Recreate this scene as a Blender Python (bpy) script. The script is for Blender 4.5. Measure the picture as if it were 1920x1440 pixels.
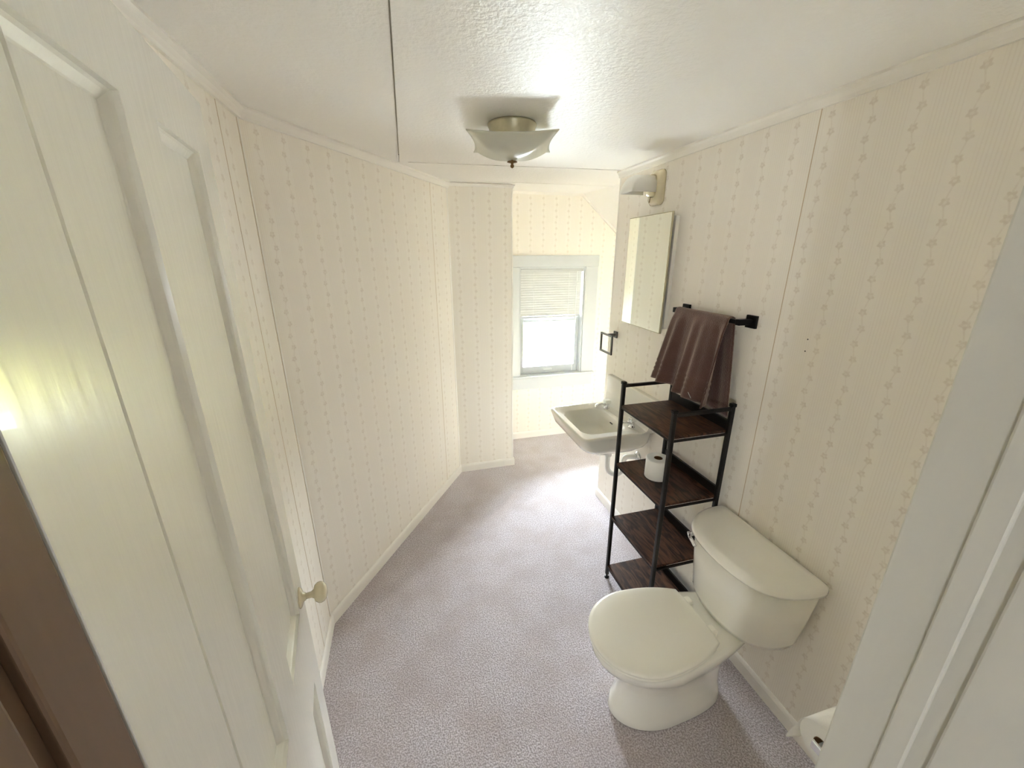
import bpy, bmesh, math, random
from mathutils import Vector, Matrix
random.seed(7)
sc = bpy.context.scene
for o in list(bpy.data.objects):
    bpy.data.objects.remove(o)
PI = math.pi

# ------------------------------------------------------------------ camera
CAM = Vector((0.0, 0.0, 1.85))
yaw, pitch, roll = 0.26133, 0.31549, -0.002585
cy, sy, cp, sp = math.cos(yaw), math.sin(yaw), math.cos(pitch), math.sin(pitch)
fwd = Vector((sy*cp, cy*cp, -sp)); r0 = Vector((cy, -sy, 0)); u0 = r0.cross(fwd)
rt = math.cos(roll)*r0 + math.sin(roll)*u0
up = -math.sin(roll)*r0 + math.cos(roll)*u0
cd = bpy.data.cameras.new('camera'); cam = bpy.data.objects.new('camera', cd)
sc.collection.objects.link(cam); sc.camera = cam
cd.sensor_width = 36.0; cd.lens = 744.12/1920*36; cd.clip_start = 0.02; cd.clip_end = 300
m3 = Matrix((rt, up, -fwd)).transposed()
cam.matrix_world = Matrix.Translation(CAM) @ m3.to_4x4()

# ------------------------------------------------------------------ world / light / exposure
SKY = 26.0
w = bpy.data.worlds.new('sky'); sc.world = w; w.use_nodes = True
nt = w.node_tree; nt.nodes.clear()
bg = nt.nodes.new('ShaderNodeBackground'); wo = nt.nodes.new('ShaderNodeOutputWorld')
tc = nt.nodes.new('ShaderNodeTexCoord'); sx = nt.nodes.new('ShaderNodeSeparateXYZ')
cr = nt.nodes.new('ShaderNodeValToRGB')
nt.links.new(tc.outputs['Generated'], sx.inputs[0]); nt.links.new(sx.outputs['Z'], cr.inputs[0])
cr.color_ramp.elements[0].position = 0.0; cr.color_ramp.elements[0].color = (0.92, 0.96, 1.0, 1)
cr.color_ramp.elements[1].position = 0.8; cr.color_ramp.elements[1].color = (0.82, 0.90, 1.0, 1)
nt.links.new(cr.outputs[0], bg.inputs[0]); bg.inputs[1].default_value = SKY
nt.links.new(bg.outputs[0], wo.inputs[0])
def portal(name, loc, rot, sxx, syy):
    l = bpy.data.lights.new(name, 'AREA'); l.shape = 'RECTANGLE'; l.size = sxx; l.size_y = syy
    o = bpy.data.objects.new(name, l); sc.collection.objects.link(o)
    o.location = loc; o.rotation_euler = rot
    l.cycles.is_portal = True
    return o
portal('daylight_portal', (1.385, 3.86, 1.215), (-PI/2, 0, 0), 0.72, 1.10)       # bathroom window, facing into the room
portal('hall_side_portal', (-1.49, -1.925, 1.425), (0, -PI/2, 0), 0.33, 0.35)   # unseen hall openings, added for fill light
portal('hall_back_portal', (0.225, -2.41, 1.56), (PI/2, 0, 0), 0.25, 0.12)
sc.view_settings.view_transform = 'Standard'
sc.view_settings.look = 'None'
sc.view_settings.exposure = 2.4
sc.view_settings.gamma = 1.0
sc.view_settings.use_curve_mapping = False
c = sc.cycles
c.max_bounces = 14; c.diffuse_bounces = 10; c.glossy_bounces = 5; c.transmission_bounces = 8; c.transparent_max_bounces = 12
c.sample_clamp_indirect = 8.0; c.caustics_reflective = False; c.caustics_refractive = False

# ------------------------------------------------------------------ helpers
def link(o): sc.collection.objects.link(o)
def empty(name, loc=(0, 0, 0), rotz=0.0):
    o = bpy.data.objects.new(name, None); link(o); o.location = loc; o.rotation_euler = (0, 0, rotz)
    o.empty_display_size = 0.05
    return o
def tag(o, label, cat, group=None, kind=None):
    o['label'] = label; o['category'] = cat
    if group: o['group'] = group
    if kind: o['kind'] = kind
    return o
def obj(name, bm, mat, parent=None, smooth=False, bevel=0.0, segs=2, sub=0, angle=35, label=None):
    bmesh.ops.recalc_face_normals(bm, faces=bm.faces[:])
    me = bpy.data.meshes.new(name); bm.to_mesh(me); bm.free()
    o = bpy.data.objects.new(name, me); link(o)
    me.materials.append(mat)
    if parent is not None:
        o.parent = parent
    if bevel:
        b = o.modifiers.new('bevel', 'BEVEL'); b.width = bevel; b.segments = segs; b.limit_method = 'ANGLE'; b.angle_limit = math.radians(angle)
    if sub:
        s = o.modifiers.new('sub', 'SUBSURF'); s.levels = sub; s.render_levels = sub
    if smooth:
        for p in me.polygons: p.use_smooth = True
    if bevel and not smooth:
        for p in me.polygons: p.use_smooth = False
    if label: o['label'] = label
    return o
def struct(name, bm, mat, **k):
    o = obj(name, bm, mat, **k); o['kind'] = 'structure'; return o
def BM(): return bmesh.new()
def box(bm, x0, x1, y0, y1, z0, z1, M=None):
    vs = [bm.verts.new((x, y, z)) for z in (z0, z1) for y in (y0, y1) for x in (x0, x1)]
    if M is not None:
        for v in vs: v.co = M @ v.co
    for f in ((0, 2, 3, 1), (4, 5, 7, 6), (0, 1, 5, 4), (2, 6, 7, 3), (0, 4, 6, 2), (1, 3, 7, 5)):
        bm.faces.new([vs[i] for i in f])
    return bm
def rings(bm, rs, cap0=True, cap1=True, closed=True):
    R = [[bm.verts.new(p) for p in r] for r in rs]
    n = len(R[0])
    for a, b in zip(R, R[1:]):
        for i in range(n if closed else n-1):
            bm.faces.new((a[i], a[(i+1) % n], b[(i+1) % n], b[i]))
    if cap0: bm.faces.new(R[0][::-1])
    if cap1: bm.faces.new(R[-1])
    return R
def tube(bm, pts, r, n=12, caps=True):
    pts = [Vector(p) for p in pts]; rs = []
    t0 = (pts[1]-pts[0]).normalized()
    ref = Vector((0, 0, 1)) if abs(t0.z) < 0.9 else Vector((1, 0, 0))
    a = t0.cross(ref).normalized()
    for i, p in enumerate(pts):
        if i == 0: t = pts[1]-pts[0]
        elif i == len(pts)-1: t = pts[-1]-pts[-2]
        else: t = (pts[i+1]-p).normalized() + (p-pts[i-1]).normalized()
        t.normalize()
        a = (a - t*a.dot(t)).normalized(); b = t.cross(a)
        rr = r[i] if isinstance(r, (list, tuple)) else r
        rs.append([p + rr*(math.cos(2*PI*k/n)*a + math.sin(2*PI*k/n)*b) for k in range(n)])
    rings(bm, rs, caps, caps)
    return bm
def smoothpath(pts, n=6):
    P = [Vector(p) for p in pts]; out = []
    for i in range(len(P)-1):
        p0 = P[max(i-1, 0)]; p1 = P[i]; p2 = P[i+1]; p3 = P[min(i+2, len(P)-1)]
        for k in range(n):
            t = k/n
            out.append(0.5*((2*p1) + (p2-p0)*t + (2*p0-5*p1+4*p2-p3)*t*t + (3*p1-p0-3*p2+p3)*t**3))
    out.append(P[-1]); return out
def lathe(bm, prof, origin=(0, 0, 0), axis='Z', n=32, cap0=True, cap1=True):
    """prof: list of (r, h) along the axis"""
    o = Vector(origin); rs = []
    for r, h in prof:
        ring = []
        for k in range(n):
            c_, s_ = r*math.cos(2*PI*k/n), r*math.sin(2*PI*k/n)
            v = {'Z': Vector((c_, s_, h)), 'X': Vector((h, c_, s_)), 'Y': Vector((c_, h, s_))}[axis]
            ring.append(o+v)
        rs.append(ring)
    rings(bm, rs, cap0, cap1)
    return bm
def rrect(x0, x1, y0, y1, r, z, n=6):
    out = []
    r = min(r, (x1-x0)/2-1e-4, (y1-y0)/2-1e-4)
    for cx_, cy_, a0 in ((x1-r, y1-r, 0), (x0+r, y1-r, PI/2), (x0+r, y0+r, PI), (x1-r, y0+r, 3*PI/2)):
        for k in range(n+1):
            a = a0 + k/n*PI/2
            out.append(Vector((cx_+r*math.cos(a), cy_+r*math.sin(a), z)))
    return out

# ------------------------------------------------------------------ materials
def new_mat(name):
    m = bpy.data.materials.new(name); m.use_nodes = True
    return m, m.node_tree, m.node_tree.nodes['Principled BSDF']
def N(nt, t, **kw):
    n = nt.nodes.new(t)
    for k, v in kw.items(): setattr(n, k, v)
    return n
def math_(nt, op, a, b=None, clamp=False):
    n = N(nt, 'ShaderNodeMath', operation=op); n.use_clamp = clamp
    for i, v in enumerate((a, b)):
        if v is None: continue
        if isinstance(v, (int, float)): n.inputs[i].default_value = v
        else: nt.links.new(v, n.inputs[i])
    return n.outputs[0]
def mixc(nt, f, a, b):
    n = N(nt, 'ShaderNodeMix', data_type='RGBA')
    for i, v in ((0, f), (6, a), (7, b)):
        if isinstance(v, (int, float)): n.inputs[i].default_value = v
        elif isinstance(v, tuple): n.inputs[i].default_value = (*v, 1) if len(v) == 3 else v
        else: nt.links.new(v, n.inputs[i])
    return n.outputs[2]
def ramp(nt, f, p0, p1):
    n = N(nt, 'ShaderNodeMapRange'); n.interpolation_type = 'SMOOTHSTEP'
    n.inputs['From Min'].default_value = p0; n.inputs['From Max'].default_value = p1
    nt.links.new(f, n.inputs[0]); return n.outputs[0]
def plain(name, col, rough=0.5, metal=0.0, noise=0.0, nscale=20.0, bump=0.0, bscale=60.0, stretch=(1, 1, 1), coat=0.0, sheen=0.0, spec=0.5):
    m, nt, b = new_mat(name)
    b.inputs['Base Color'].default_value = (*col, 1); b.inputs['Roughness'].default_value = rough
    b.inputs['Metallic'].default_value = metal; b.inputs['Coat Weight'].default_value = coat
    b.inputs['Sheen Weight'].default_value = sheen; b.inputs['Specular IOR Level'].default_value = spec
    tcn = N(nt, 'ShaderNodeTexCoord'); mp = N(nt, 'ShaderNodeMapping'); mp.inputs['Scale'].default_value = stretch
    nt.links.new(tcn.outputs['Object'], mp.inputs[0])
    if noise:
        nz = N(nt, 'ShaderNodeTexNoise'); nz.inputs['Scale'].default_value = nscale; nz.inputs['Detail'].default_value = 4
        nt.links.new(mp.outputs[0], nz.inputs[0])
        dark = tuple(x*(1-noise) for x in col); light = tuple(min(1, x*(1+noise*0.5)) for x in col)
        nt.links.new(mixc(nt, nz.outputs[0], dark, light), b.inputs['Base Color'])
    if bump:
        nz2 = N(nt, 'ShaderNodeTexNoise'); nz2.inputs['Scale'].default_value = bscale; nz2.inputs['Detail'].default_value = 3
        nt.links.new(mp.outputs[0], nz2.inputs[0])
        bp = N(nt, 'ShaderNodeBump'); bp.inputs['Strength'].default_value = bump; bp.inputs['Distance'].default_value = 0.004
        nt.links.new(nz2.outputs[0], bp.inputs['Height']); nt.links.new(bp.outputs[0], b.inputs['Normal'])
    return m

def wallpaper(name, base=(0.935, 0.893, 0.815)):
    m, nt, b = new_mat(name)
    uv = N(nt, 'ShaderNodeUVMap'); s = N(nt, 'ShaderNodeSeparateXYZ'); nt.links.new(uv.outputs[0], s.inputs[0])
    u, v = s.outputs[0], s.outputs[1]
    P = 0.122
    # winding vine, so that alternate flowers sit a little left and right
    wave = math_(nt, 'MULTIPLY', math_(nt, 'SINE', math_(nt, 'MULTIPLY', v, 2*PI/0.1)), 0.004)
    uw = math_(nt, 'ADD', u, wave)
    du = math_(nt, 'MULTIPLY', math_(nt, 'SUBTRACT', math_(nt, 'FRACT', math_(nt, 'DIVIDE', uw, P)), 0.5), P)
    dv = math_(nt, 'MULTIPLY', math_(nt, 'SUBTRACT', math_(nt, 'FRACT', math_(nt, 'DIVIDE', v, 0.05)), 0.5), 0.05)
    r = math_(nt, 'SQRT', math_(nt, 'ADD', math_(nt, 'POWER', du, 2.0), math_(nt, 'POWER', dv, 2.0)))
    ang = math_(nt, 'ARCTAN2', dv, du)
    pet = math_(nt, 'MULTIPLY', math_(nt, 'SINE', math_(nt, 'MULTIPLY', ang, 5.0)), 0.0022)
    rr = math_(nt, 'ADD', r, pet)
    fl = math_(nt, 'SUBTRACT', 1.0, ramp(nt, rr, 0.0085, 0.0125))
    hole = math_(nt, 'SUBTRACT', 1.0, ramp(nt, r, 0.002, 0.005))
    fl = math_(nt, 'SUBTRACT', fl, math_(nt, 'MULTIPLY', hole, 0.6), clamp=True)
    vine = math_(nt, 'MULTIPLY', math_(nt, 'SUBTRACT', 1.0, ramp(nt, math_(nt, 'ABSOLUTE', du), 0.0008, 0.003)), 0.55)
    nz = N(nt, 'ShaderNodeTexNoise'); nz.inputs['Scale'].default_value = 90; nz.inputs['Detail'].default_value = 3
    nt.links.new(uv.outputs[0], nz.inputs[0])
    brk = ramp(nt, nz.outputs[0], 0.3, 0.6)
    motif = math_(nt, 'MULTIPLY', math_(nt, 'MAXIMUM', fl, vine), math_(nt, 'ADD', math_(nt, 'MULTIPLY', brk, 0.6), 0.4))
    # fine pinstripes between the flower columns
    pu = math_(nt, 'MULTIPLY', math_(nt, 'SUBTRACT', math_(nt, 'FRACT', math_(nt, 'DIVIDE', u, P)), 0.5), P)
    apu = math_(nt, 'ABSOLUTE', pu)
    reg = math_(nt, 'MULTIPLY', ramp(nt, apu, 0.023, 0.026), 1.0)
    pin = ramp(nt, math_(nt, 'SINE', math_(nt, 'MULTIPLY', pu, 2*PI/0.0087)), 0.0, 0.8)
    pin = math_(nt, 'MULTIPLY', pin, reg)
    c1 = mixc(nt, math_(nt, 'MULTIPLY', pin, 0.55), base, tuple(x*y for x, y in zip(base, (0.93, 0.915, 0.90))))
    c2 = mixc(nt, math_(nt, 'MULTIPLY', motif, 0.95), c1, tuple(x*y for x, y in zip(base, (0.85, 0.82, 0.79))))
    blot = N(nt, 'ShaderNodeTexNoise'); blot.inputs['Scale'].default_value = 3.0; nt.links.new(uv.outputs[0], blot.inputs[0])
    c3 = mixc(nt, math_(nt, 'MULTIPLY', ramp(nt, blot.outputs[0], 0.3, 0.75), 0.25), c2, tuple(x*y for x, y in zip(base, (1.0, 0.96, 0.93))))
    nt.links.new(c3, b.inputs['Base Color'])
    b.inputs['Roughness'].default_value = 0.55; b.inputs['Specular IOR Level'].default_value = 0.35
    return m
MW = wallpaper('wallpaper')
M_TRIM = plain('trim_paint', (0.92, 0.89, 0.83), 0.4, bump=0.06, bscale=40)
M_DOOR = plain('door_paint', (0.88, 0.865, 0.80), 0.24, bump=0.12, bscale=26, stretch=(3, 3, 0.35), coat=0.15)
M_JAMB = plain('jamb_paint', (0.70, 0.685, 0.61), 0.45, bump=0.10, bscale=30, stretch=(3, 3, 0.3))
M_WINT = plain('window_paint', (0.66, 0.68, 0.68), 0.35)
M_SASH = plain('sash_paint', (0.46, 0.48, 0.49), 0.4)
M_BLIND = plain('blind_plastic', (0.60, 0.60, 0.59), 0.4)
M_PLAST = plain('white_plastic', (0.86, 0.87, 0.84), 0.35)
M_PORC = plain('porcelain', (0.90, 0.885, 0.81), 0.12, coat=0.6)
M_SEAT = plain('seat_plastic', (0.90, 0.88, 0.79), 0.28, coat=0.2)
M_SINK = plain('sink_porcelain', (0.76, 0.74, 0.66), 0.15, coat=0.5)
M_CHROME = plain('chrome', (0.85, 0.85, 0.86), 0.12, metal=1.0)
M_SHADE = plain('sconce_white_glass', (0.93, 0.92, 0.87), 0.4)
M_NICKEL = plain('aged_nickel', (0.62, 0.57, 0.40), 0.35, metal=0.6, noise=0.5, nscale=14)
M_BRASS = plain('dark_brass', (0.22, 0.13, 0.05), 0.4, metal=0.7)
M_BLACK = plain('black_metal', (0.006, 0.0055, 0.005), 0.4, spec=0.25)
M_RACK = plain('dark_rack_metal', (0.009, 0.0075, 0.006), 0.36, noise=0.3, spec=0.3)
M_RING = plain('bronze_metal', (0.05, 0.04, 0.035), 0.35)
M_KNOB = plain('porcelain_knob', (0.70, 0.62, 0.44), 0.2, coat=0.5, noise=0.12, nscale=30)
M_PVC = plain('pvc', (0.86, 0.85, 0.80), 0.35)
M_PAPER = plain('tissue_paper', (0.92, 0.91, 0.87), 0.95, bump=0.15, bscale=200)
M_CORE = plain('cardboard', (0.22, 0.12, 0.05), 0.9)
M_SCONCE = plain('sconce_ceramic', (0.72, 0.64, 0.44), 0.22, coat=0.4, noise=0.15, nscale=12)
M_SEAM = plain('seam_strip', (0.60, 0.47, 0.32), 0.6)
M_GAP = plain('panel_gap', (0.03, 0.028, 0.022), 0.9)
M_JOINT = plain('joint_filler', (0.58, 0.55, 0.47), 0.8)
M_PEN = plain('nail_hole', (0.04, 0.03, 0.03), 0.8)
M_BULB = plain('bulb_glass', (0.9, 0.9, 0.86), 0.15)
M_SOCK = plain('socket', (0.03, 0.025, 0.015), 0.5)
M_BROWN = plain('brown_frame', (0.20, 0.125, 0.075), 0.45, noise=0.25, nscale=14, stretch=(4, 4, 0.5))  # brown with vertical noise streaks, for left jamb and hall walls

# ceiling: glossy paint with roller texture
M_CEIL, nt, b = new_mat('ceiling_paint')
b.inputs['Base Color'].default_value = (0.93, 0.91, 0.87, 1); b.inputs['Roughness'].default_value = 0.36
tcn = N(nt, 'ShaderNodeTexCoord'); nz = N(nt, 'ShaderNodeTexNoise'); nz.inputs['Scale'].default_value = 75; nz.inputs['Detail'].default_value = 4
nt.links.new(tcn.outputs['Object'], nz.inputs[0])
bp = N(nt, 'ShaderNodeBump'); bp.inputs['Strength'].default_value = 0.6; bp.inputs['Distance'].default_value = 0.004
nt.links.new(nz.outputs[0], bp.inputs['Height']); nt.links.new(bp.outputs[0], b.inputs['Normal'])

# carpet
M_CARPET, nt, b = new_mat('carpet')
tcn = N(nt, 'ShaderNodeTexCoord')
n1 = N(nt, 'ShaderNodeTexNoise'); n1.inputs['Scale'].default_value = 160; n1.inputs['Detail'].default_value = 3
n2 = N(nt, 'ShaderNodeTexNoise'); n2.inputs['Scale'].default_value = 5; n2.inputs['Detail'].default_value = 3
for n_ in (n1, n2): nt.links.new(tcn.outputs['Object'], n_.inputs[0])
cA = mixc(nt, ramp(nt, n1.outputs[0], 0.35, 0.66), (0.37, 0.33, 0.345), (0.74, 0.695, 0.74))
cB = mixc(nt, math_(nt, 'MULTIPLY', ramp(nt, n2.outputs[0], 0.35, 0.7), 0.35), cA, (0.38, 0.31, 0.29))
nt.links.new(cB, b.inputs['Base Color']); b.inputs['Roughness'].default_value = 0.9
b.inputs['Sheen Weight'].default_value = 0.5; b.inputs['Sheen Roughness'].default_value = 0.4
bp = N(nt, 'ShaderNodeBump'); bp.inputs['Strength'].default_value = 0.8; bp.inputs['Distance'].default_value = 0.006
nt.links.new(n1.outputs[0], bp.inputs['Height']); nt.links.new(bp.outputs[0], b.inputs['Normal'])

# rustic shelf wood
def wood(name, a, b_, seed):
    m, nt, b = new_mat(name)
    tcn = N(nt, 'ShaderNodeTexCoord'); mp = N(nt, 'ShaderNodeMapping'); mp.inputs['Scale'].default_value = (9, 1.6, 9); mp.inputs['Location'].default_value = (seed, seed*2, 0)
    nt.links.new(tcn.outputs['Object'], mp.inputs[0])
    n1 = N(nt, 'ShaderNodeTexNoise'); n1.inputs['Scale'].default_value = 4; n1.inputs['Detail'].default_value = 8; n1.inputs['Distortion'].default_value = 1.6
    nt.links.new(mp.outputs[0], n1.inputs[0])
    n2 = N(nt, 'ShaderNodeTexNoise'); n2.inputs['Scale'].default_value = 9; n2.inputs['Detail'].default_value = 5
    nt.links.new(tcn.outputs['Object'], n2.inputs[0])
    cc = mixc(nt, ramp(nt, n1.outputs[0], 0.33, 0.68), a, b_)
    cc = mixc(nt, math_(nt, 'MULTIPLY', ramp(nt, n2.outputs[0], 0.5, 0.75), 0.6), cc, tuple(x*0.35 for x in a))
    nt.links.new(cc, b.inputs['Base Color']); b.inputs['Roughness'].default_value = 0.42; b.inputs['Specular IOR Level'].default_value = 0.3
    return m
M_WOOD = wood('rustic_wood', (0.022, 0.010, 0.006), (0.12, 0.056, 0.032), 1.0)

# towel
M_TOWEL, nt, b = new_mat('towel_cloth')
tcn = N(nt, 'ShaderNodeTexCoord'); n1 = N(nt, 'ShaderNodeTexNoise'); n1.inputs['Scale'].default_value = 260; n1.inputs['Detail'].default_value = 2
n2 = N(nt, 'ShaderNodeTexNoise'); n2.inputs['Scale'].default_value = 12
for n_ in (n1, n2): nt.links.new(tcn.outputs['Object'], n_.inputs[0])
cA = mixc(nt, n2.outputs[0], (0.075, 0.036, 0.030), (0.135, 0.072, 0.060))
nt.links.new(cA, b.inputs['Base Color']); b.inputs['Roughness'].default_value = 1.0; b.inputs['Specular IOR Level'].default_value = 0.1
b.inputs['Sheen Weight'].default_value = 0.7; b.inputs['Sheen Roughness'].default_value = 0.55; b.inputs['Sheen Tint'].default_value = (0.9, 0.75, 0.65, 1)
bp = N(nt, 'ShaderNodeBump'); bp.inputs['Strength'].default_value = 0.9; bp.inputs['Distance'].default_value = 0.004
nt.links.new(n1.outputs[0], bp.inputs['Height']); nt.links.new(bp.outputs[0], b.inputs['Normal'])

# mirror with a few specks near the bottom
M_MIRROR, nt, b = new_mat('mirror_glass')
b.inputs['Metallic'].default_value = 1.0; b.inputs['Base Color'].default_value = (0.90, 0.93, 0.88, 1); b.inputs['Roughness'].default_value = 0.02
# frosted lamp glass
M_FROST, nt, b = new_mat('frosted_glass')
b.inputs['Base Color'].default_value = (0.80, 0.79, 0.70, 1); b.inputs['Roughness'].default_value = 0.25; b.inputs['Coat Weight'].default_value = 0.4
tr = N(nt, 'ShaderNodeBsdfTranslucent'); tr.inputs[0].default_value = (0.9, 0.9, 0.82, 1)
mx = N(nt, 'ShaderNodeMixShader'); mx.inputs[0].default_value = 0.45
out = nt.nodes['Material Output']
nt.links.new(b.outputs[0], mx.inputs[1]); nt.links.new(tr.outputs[0], mx.inputs[2]); nt.links.new(mx.outputs[0], out.inputs[0])
# blind slats let daylight glow through
M_SLAT, nt, b = new_mat('blind_slats')
b.inputs['Base Color'].default_value = (0.62, 0.62, 0.60, 1); b.inputs['Roughness'].default_value = 0.45
tr = N(nt, 'ShaderNodeBsdfTranslucent'); tr.inputs[0].default_value = (0.95, 0.93, 0.84, 1)
mx = N(nt, 'ShaderNodeMixShader'); mx.inputs[0].default_value = 0.002
out = nt.nodes['Material Output']
nt.links.new(b.outputs[0], mx.inputs[1]); nt.links.new(tr.outputs[0], mx.inputs[2]); nt.links.new(mx.outputs[0], out.inputs[0])
# thin window glass
M_GLASS = bpy.data.materials.new('window_glass'); M_GLASS.use_nodes = True; nt = M_GLASS.node_tree; nt.nodes.clear()
out = N(nt, 'ShaderNodeOutputMaterial'); tp = N(nt, 'ShaderNodeBsdfTransparent'); tp.inputs[0].default_value = (0.95, 0.97, 0.97, 1)
gl = N(nt, 'ShaderNodeBsdfGlossy'); gl.inputs['Roughness'].default_value = 0.02; fr = N(nt, 'ShaderNodeFresnel'); fr.inputs[0].default_value = 1.35
mx = N(nt, 'ShaderNodeMixShader'); nt.links.new(fr.outputs[0], mx.inputs[0]); nt.links.new(tp.outputs[0], mx.inputs[1]); nt.links.new(gl.outputs[0], mx.inputs[2]); nt.links.new(mx.outputs[0], out.inputs[0])
M_LAWN = plain('lawn_grass', (0.34, 0.31, 0.03), 0.9, noise=0.3, nscale=0.6)
M_DRIVE = plain('driveway_gravel', (0.55, 0.54, 0.50), 0.9, noise=0.2, nscale=3)
M_LEAF = plain('foliage', (0.14, 0.17, 0.13), 0.8, noise=0.5, nscale=1.5)

# ------------------------------------------------------------------ room shell
H = 2.34; HF = 2.38; XR = 1.378
BX, BY0, BY1 = -0.505, 0.25, 1.789           # left wall
C0 = (0.367, 3.155); C1 = (0.851, 3.155)     # corner box front face
YF = 3.67; YE = 2.50; XA = 2.35              # far wall, end of right wall, alcove side wall

def wall_quad(bm, p0, p1, z0, z1, u0=0.0, flip=False, z1b=None):
    """vertical wall face between two floor points, with metric UVs"""
    uvl = bm.loops.layers.uv.verify()
    d = math.hypot(p1[0]-p0[0], p1[1]-p0[1])
    z1b = z1 if z1b is None else z1b
    co = [(p0[0], p0[1], z0, u0), (p1[0], p1[1], z0, u0+d), (p1[0], p1[1], z1b, u0+d), (p0[0], p0[1], z1, u0)]
    vs = [bm.verts.new(c_[:3]) for c_ in co]
    f = bm.faces.new(vs)
    for l, c_ in zip(f.loops, co): l[uvl].uv = (c_[3], c_[2])
    return d
def box_uv(bm, x0, x1, y0, y1, z0, z1):
    uvl = bm.loops.layers.uv.verify()
    n0 = len(bm.faces); box(bm, x0, x1, y0, y1, z0, z1)
    bm.faces.ensure_lookup_table(); bm.normal_update()
    for f in bm.faces[n0:]:
        for l in f.loops:
            co = l.vert.co
            l[uvl].uv = ((co.y if abs(f.normal.x) > 0.5 else co.x), co.z)
def prism_uv(bm, pts, z0, z1):
    """vertical prism over a floor polygon; metric UVs run on around it"""
    uvl = bm.loops.layers.uv.verify(); u = 0.0
    n = len(pts)
    lo = [bm.verts.new((p[0], p[1], z0)) for p in pts]; hi = [bm.verts.new((p[0], p[1], z1)) for p in pts]
    for i in range(n):
        j = (i+1) % n; d = math.hypot(pts[j][0]-pts[i][0], pts[j][1]-pts[i][1])
        f = bm.faces.new((lo[i], lo[j], hi[j], hi[i]))
        for l, uv_ in zip(f.loops, ((u, z0), (u+d, z0), (u+d, z1), (u, z1))): l[uvl].uv = uv_
        u += d
    bm.faces.new(lo[::-1]); bm.faces.new(hi)

T = 0.10
# floor (carpet)
bm = BM(); box(bm, BX-1.0, XA+0.1, -2.5, YF+0.12, -0.06, 0.0); struct('floor', bm, M_CARPET)
# walls
bm = BM(); prism_uv(bm, [(BX, BY0-0.12), (BX, BY1), (BX-0.14, BY1+0.09), (BX-0.14, BY0-0.12)], 0, H); struct('wall_left', bm, MW)
bm = BM(); prism_uv(bm, [(BX, BY1), C0, (C0[0]-0.02, C0[1]+0.16), (BX-0.14, BY1+0.09)], 0, H); struct('wall_angled', bm, MW)
bm = BM(); prism_uv(bm, [(C0[0], C0[1]), (C1[0], C1[1]), (C1[0], YF), (C0[0], YF)], 0, HF); struct('wall_corner', bm, MW)
bm = BM(); box_uv(bm, XR, XR+T, BY0-0.12, YE, 0, H); struct('wall_right', bm, MW)
# far wall with the window opening
WX0, WX1, WZ0, WZ1 = 1.05, 1.722, 0.672, 1.738
FT = 0.14
bm = BM()
box_uv(bm, C0[0], WX0, YF, YF+FT, 0, HF); box_uv(bm, WX1, XA, YF, YF+FT, 0, HF)
box_uv(bm, WX0, WX1, YF, YF+FT, 0, WZ0); box_uv(bm, WX0, WX1, YF, YF+FT, WZ1, HF)
struct('wall_far', bm, MW)
bm = BM(); box_uv(bm, XA, XA+T, YE-T, YF+FT, 0, HF); struct('wall_alcove_side', bm, MW)
bm = BM(); box_uv(bm, XR+T, XA+T, YE-T, YE, 0, HF); struct('wall_alcove_near', bm, MW)
# front wall with doorway (x -0.258 .. 0.532)
DX0, DX1, DZ = -0.262, 0.532, 2.165
bm = BM()
box_uv(bm, BX-0.14, DX0, 0.13, BY0, 0, H); box_uv(bm, DX1, XR+T, 0.13, BY0, 0, H); box_uv(bm, DX0, DX1, 0.13, BY0, DZ, H)
struct('wall_front', bm, MW)

# ceiling: room part, strip, far part, sloped part
def quad(bm, *ps):
    bm.faces.new([bm.verts.new(p) for p in ps])
def slab(bm, ps, t=0.04):
    lo = [bm.verts.new(p) for p in ps]; hi = [bm.verts.new((p[0], p[1], p[2]+t)) for p in ps]
    n = len(ps)
    bm.faces.new(lo[::-1]); bm.faces.new(hi)
    for i in range(n): bm.faces.new((lo[i], lo[(i+1) % n], hi[(i+1) % n], hi[i]))
SL = 1.60
bm = BM()
G1L, G1R = 2.585, 2.452        # ceiling joint, slightly skewed
slab(bm, [(BX-0.14, 0.13, H), (0.009, 0.13, H), (0.0355, 2.548, H), (BX-0.14, G1L+0.011, H)])
slab(bm, [(0.014, 0.13, H), (XR+T, 0.13, H), (XR+T, G1R-0.012, H), (0.0405, 2.5475, H)])
slab(bm, [(BX-0.14, G1L+0.026, H), (XR+T, G1R+0.003, H), (SL, G1R-0.02, H), (SL, 3.00, H), (0.2, 3.07, H), (BX-0.14, 3.1, H)])
slab(bm, [(0.2, 3.079, H), (SL, 3.009, H), (1.655, YF+0.1, HF), (0.2, YF+0.1, HF)])
box(bm, BX-0.14, XA+T, 0.13, YF+0.14, HF+0.05, HF+0.07)
struct('ceiling', bm, M_CEIL)
bm = BM()
def slope_z(x, x0, z0): return z0-(x-x0)*0.862
slab(bm, [(SL, YE-T, H), (XA+T, YE-T, slope_z(XA+T, SL, H)), (XA+T, YF+0.1, slope_z(XA+T, 1.655, HF)), (1.655, YF+0.1, HF)])
struct('ceiling_slope', bm, M_CEIL)
# dark lining visible only as the thin joint between the ceiling boards
bm = BM(); box(bm, BX-0.14, SL, 2.4, 3.15, H+0.036, H+0.038); struct('trim_ceiling_joint', bm, M_GAP)
bm = BM(); box(bm, -0.05, 0.10, 0.13, 2.4, H+0.006, H+0.008); struct('trim_ceiling_seam', bm, M_JOINT)
# flat batten running along the ceiling
bm = BM()
vs = []
slab(bm, [(0.014, 0.25, H-0.008), (0.058, 0.25, H-0.008), (0.084, 2.545, H-0.008), (0.040, 2.545, H-0.008)], 0.010)
struct('trim_ceiling_batten', bm, M_CEIL)

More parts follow.
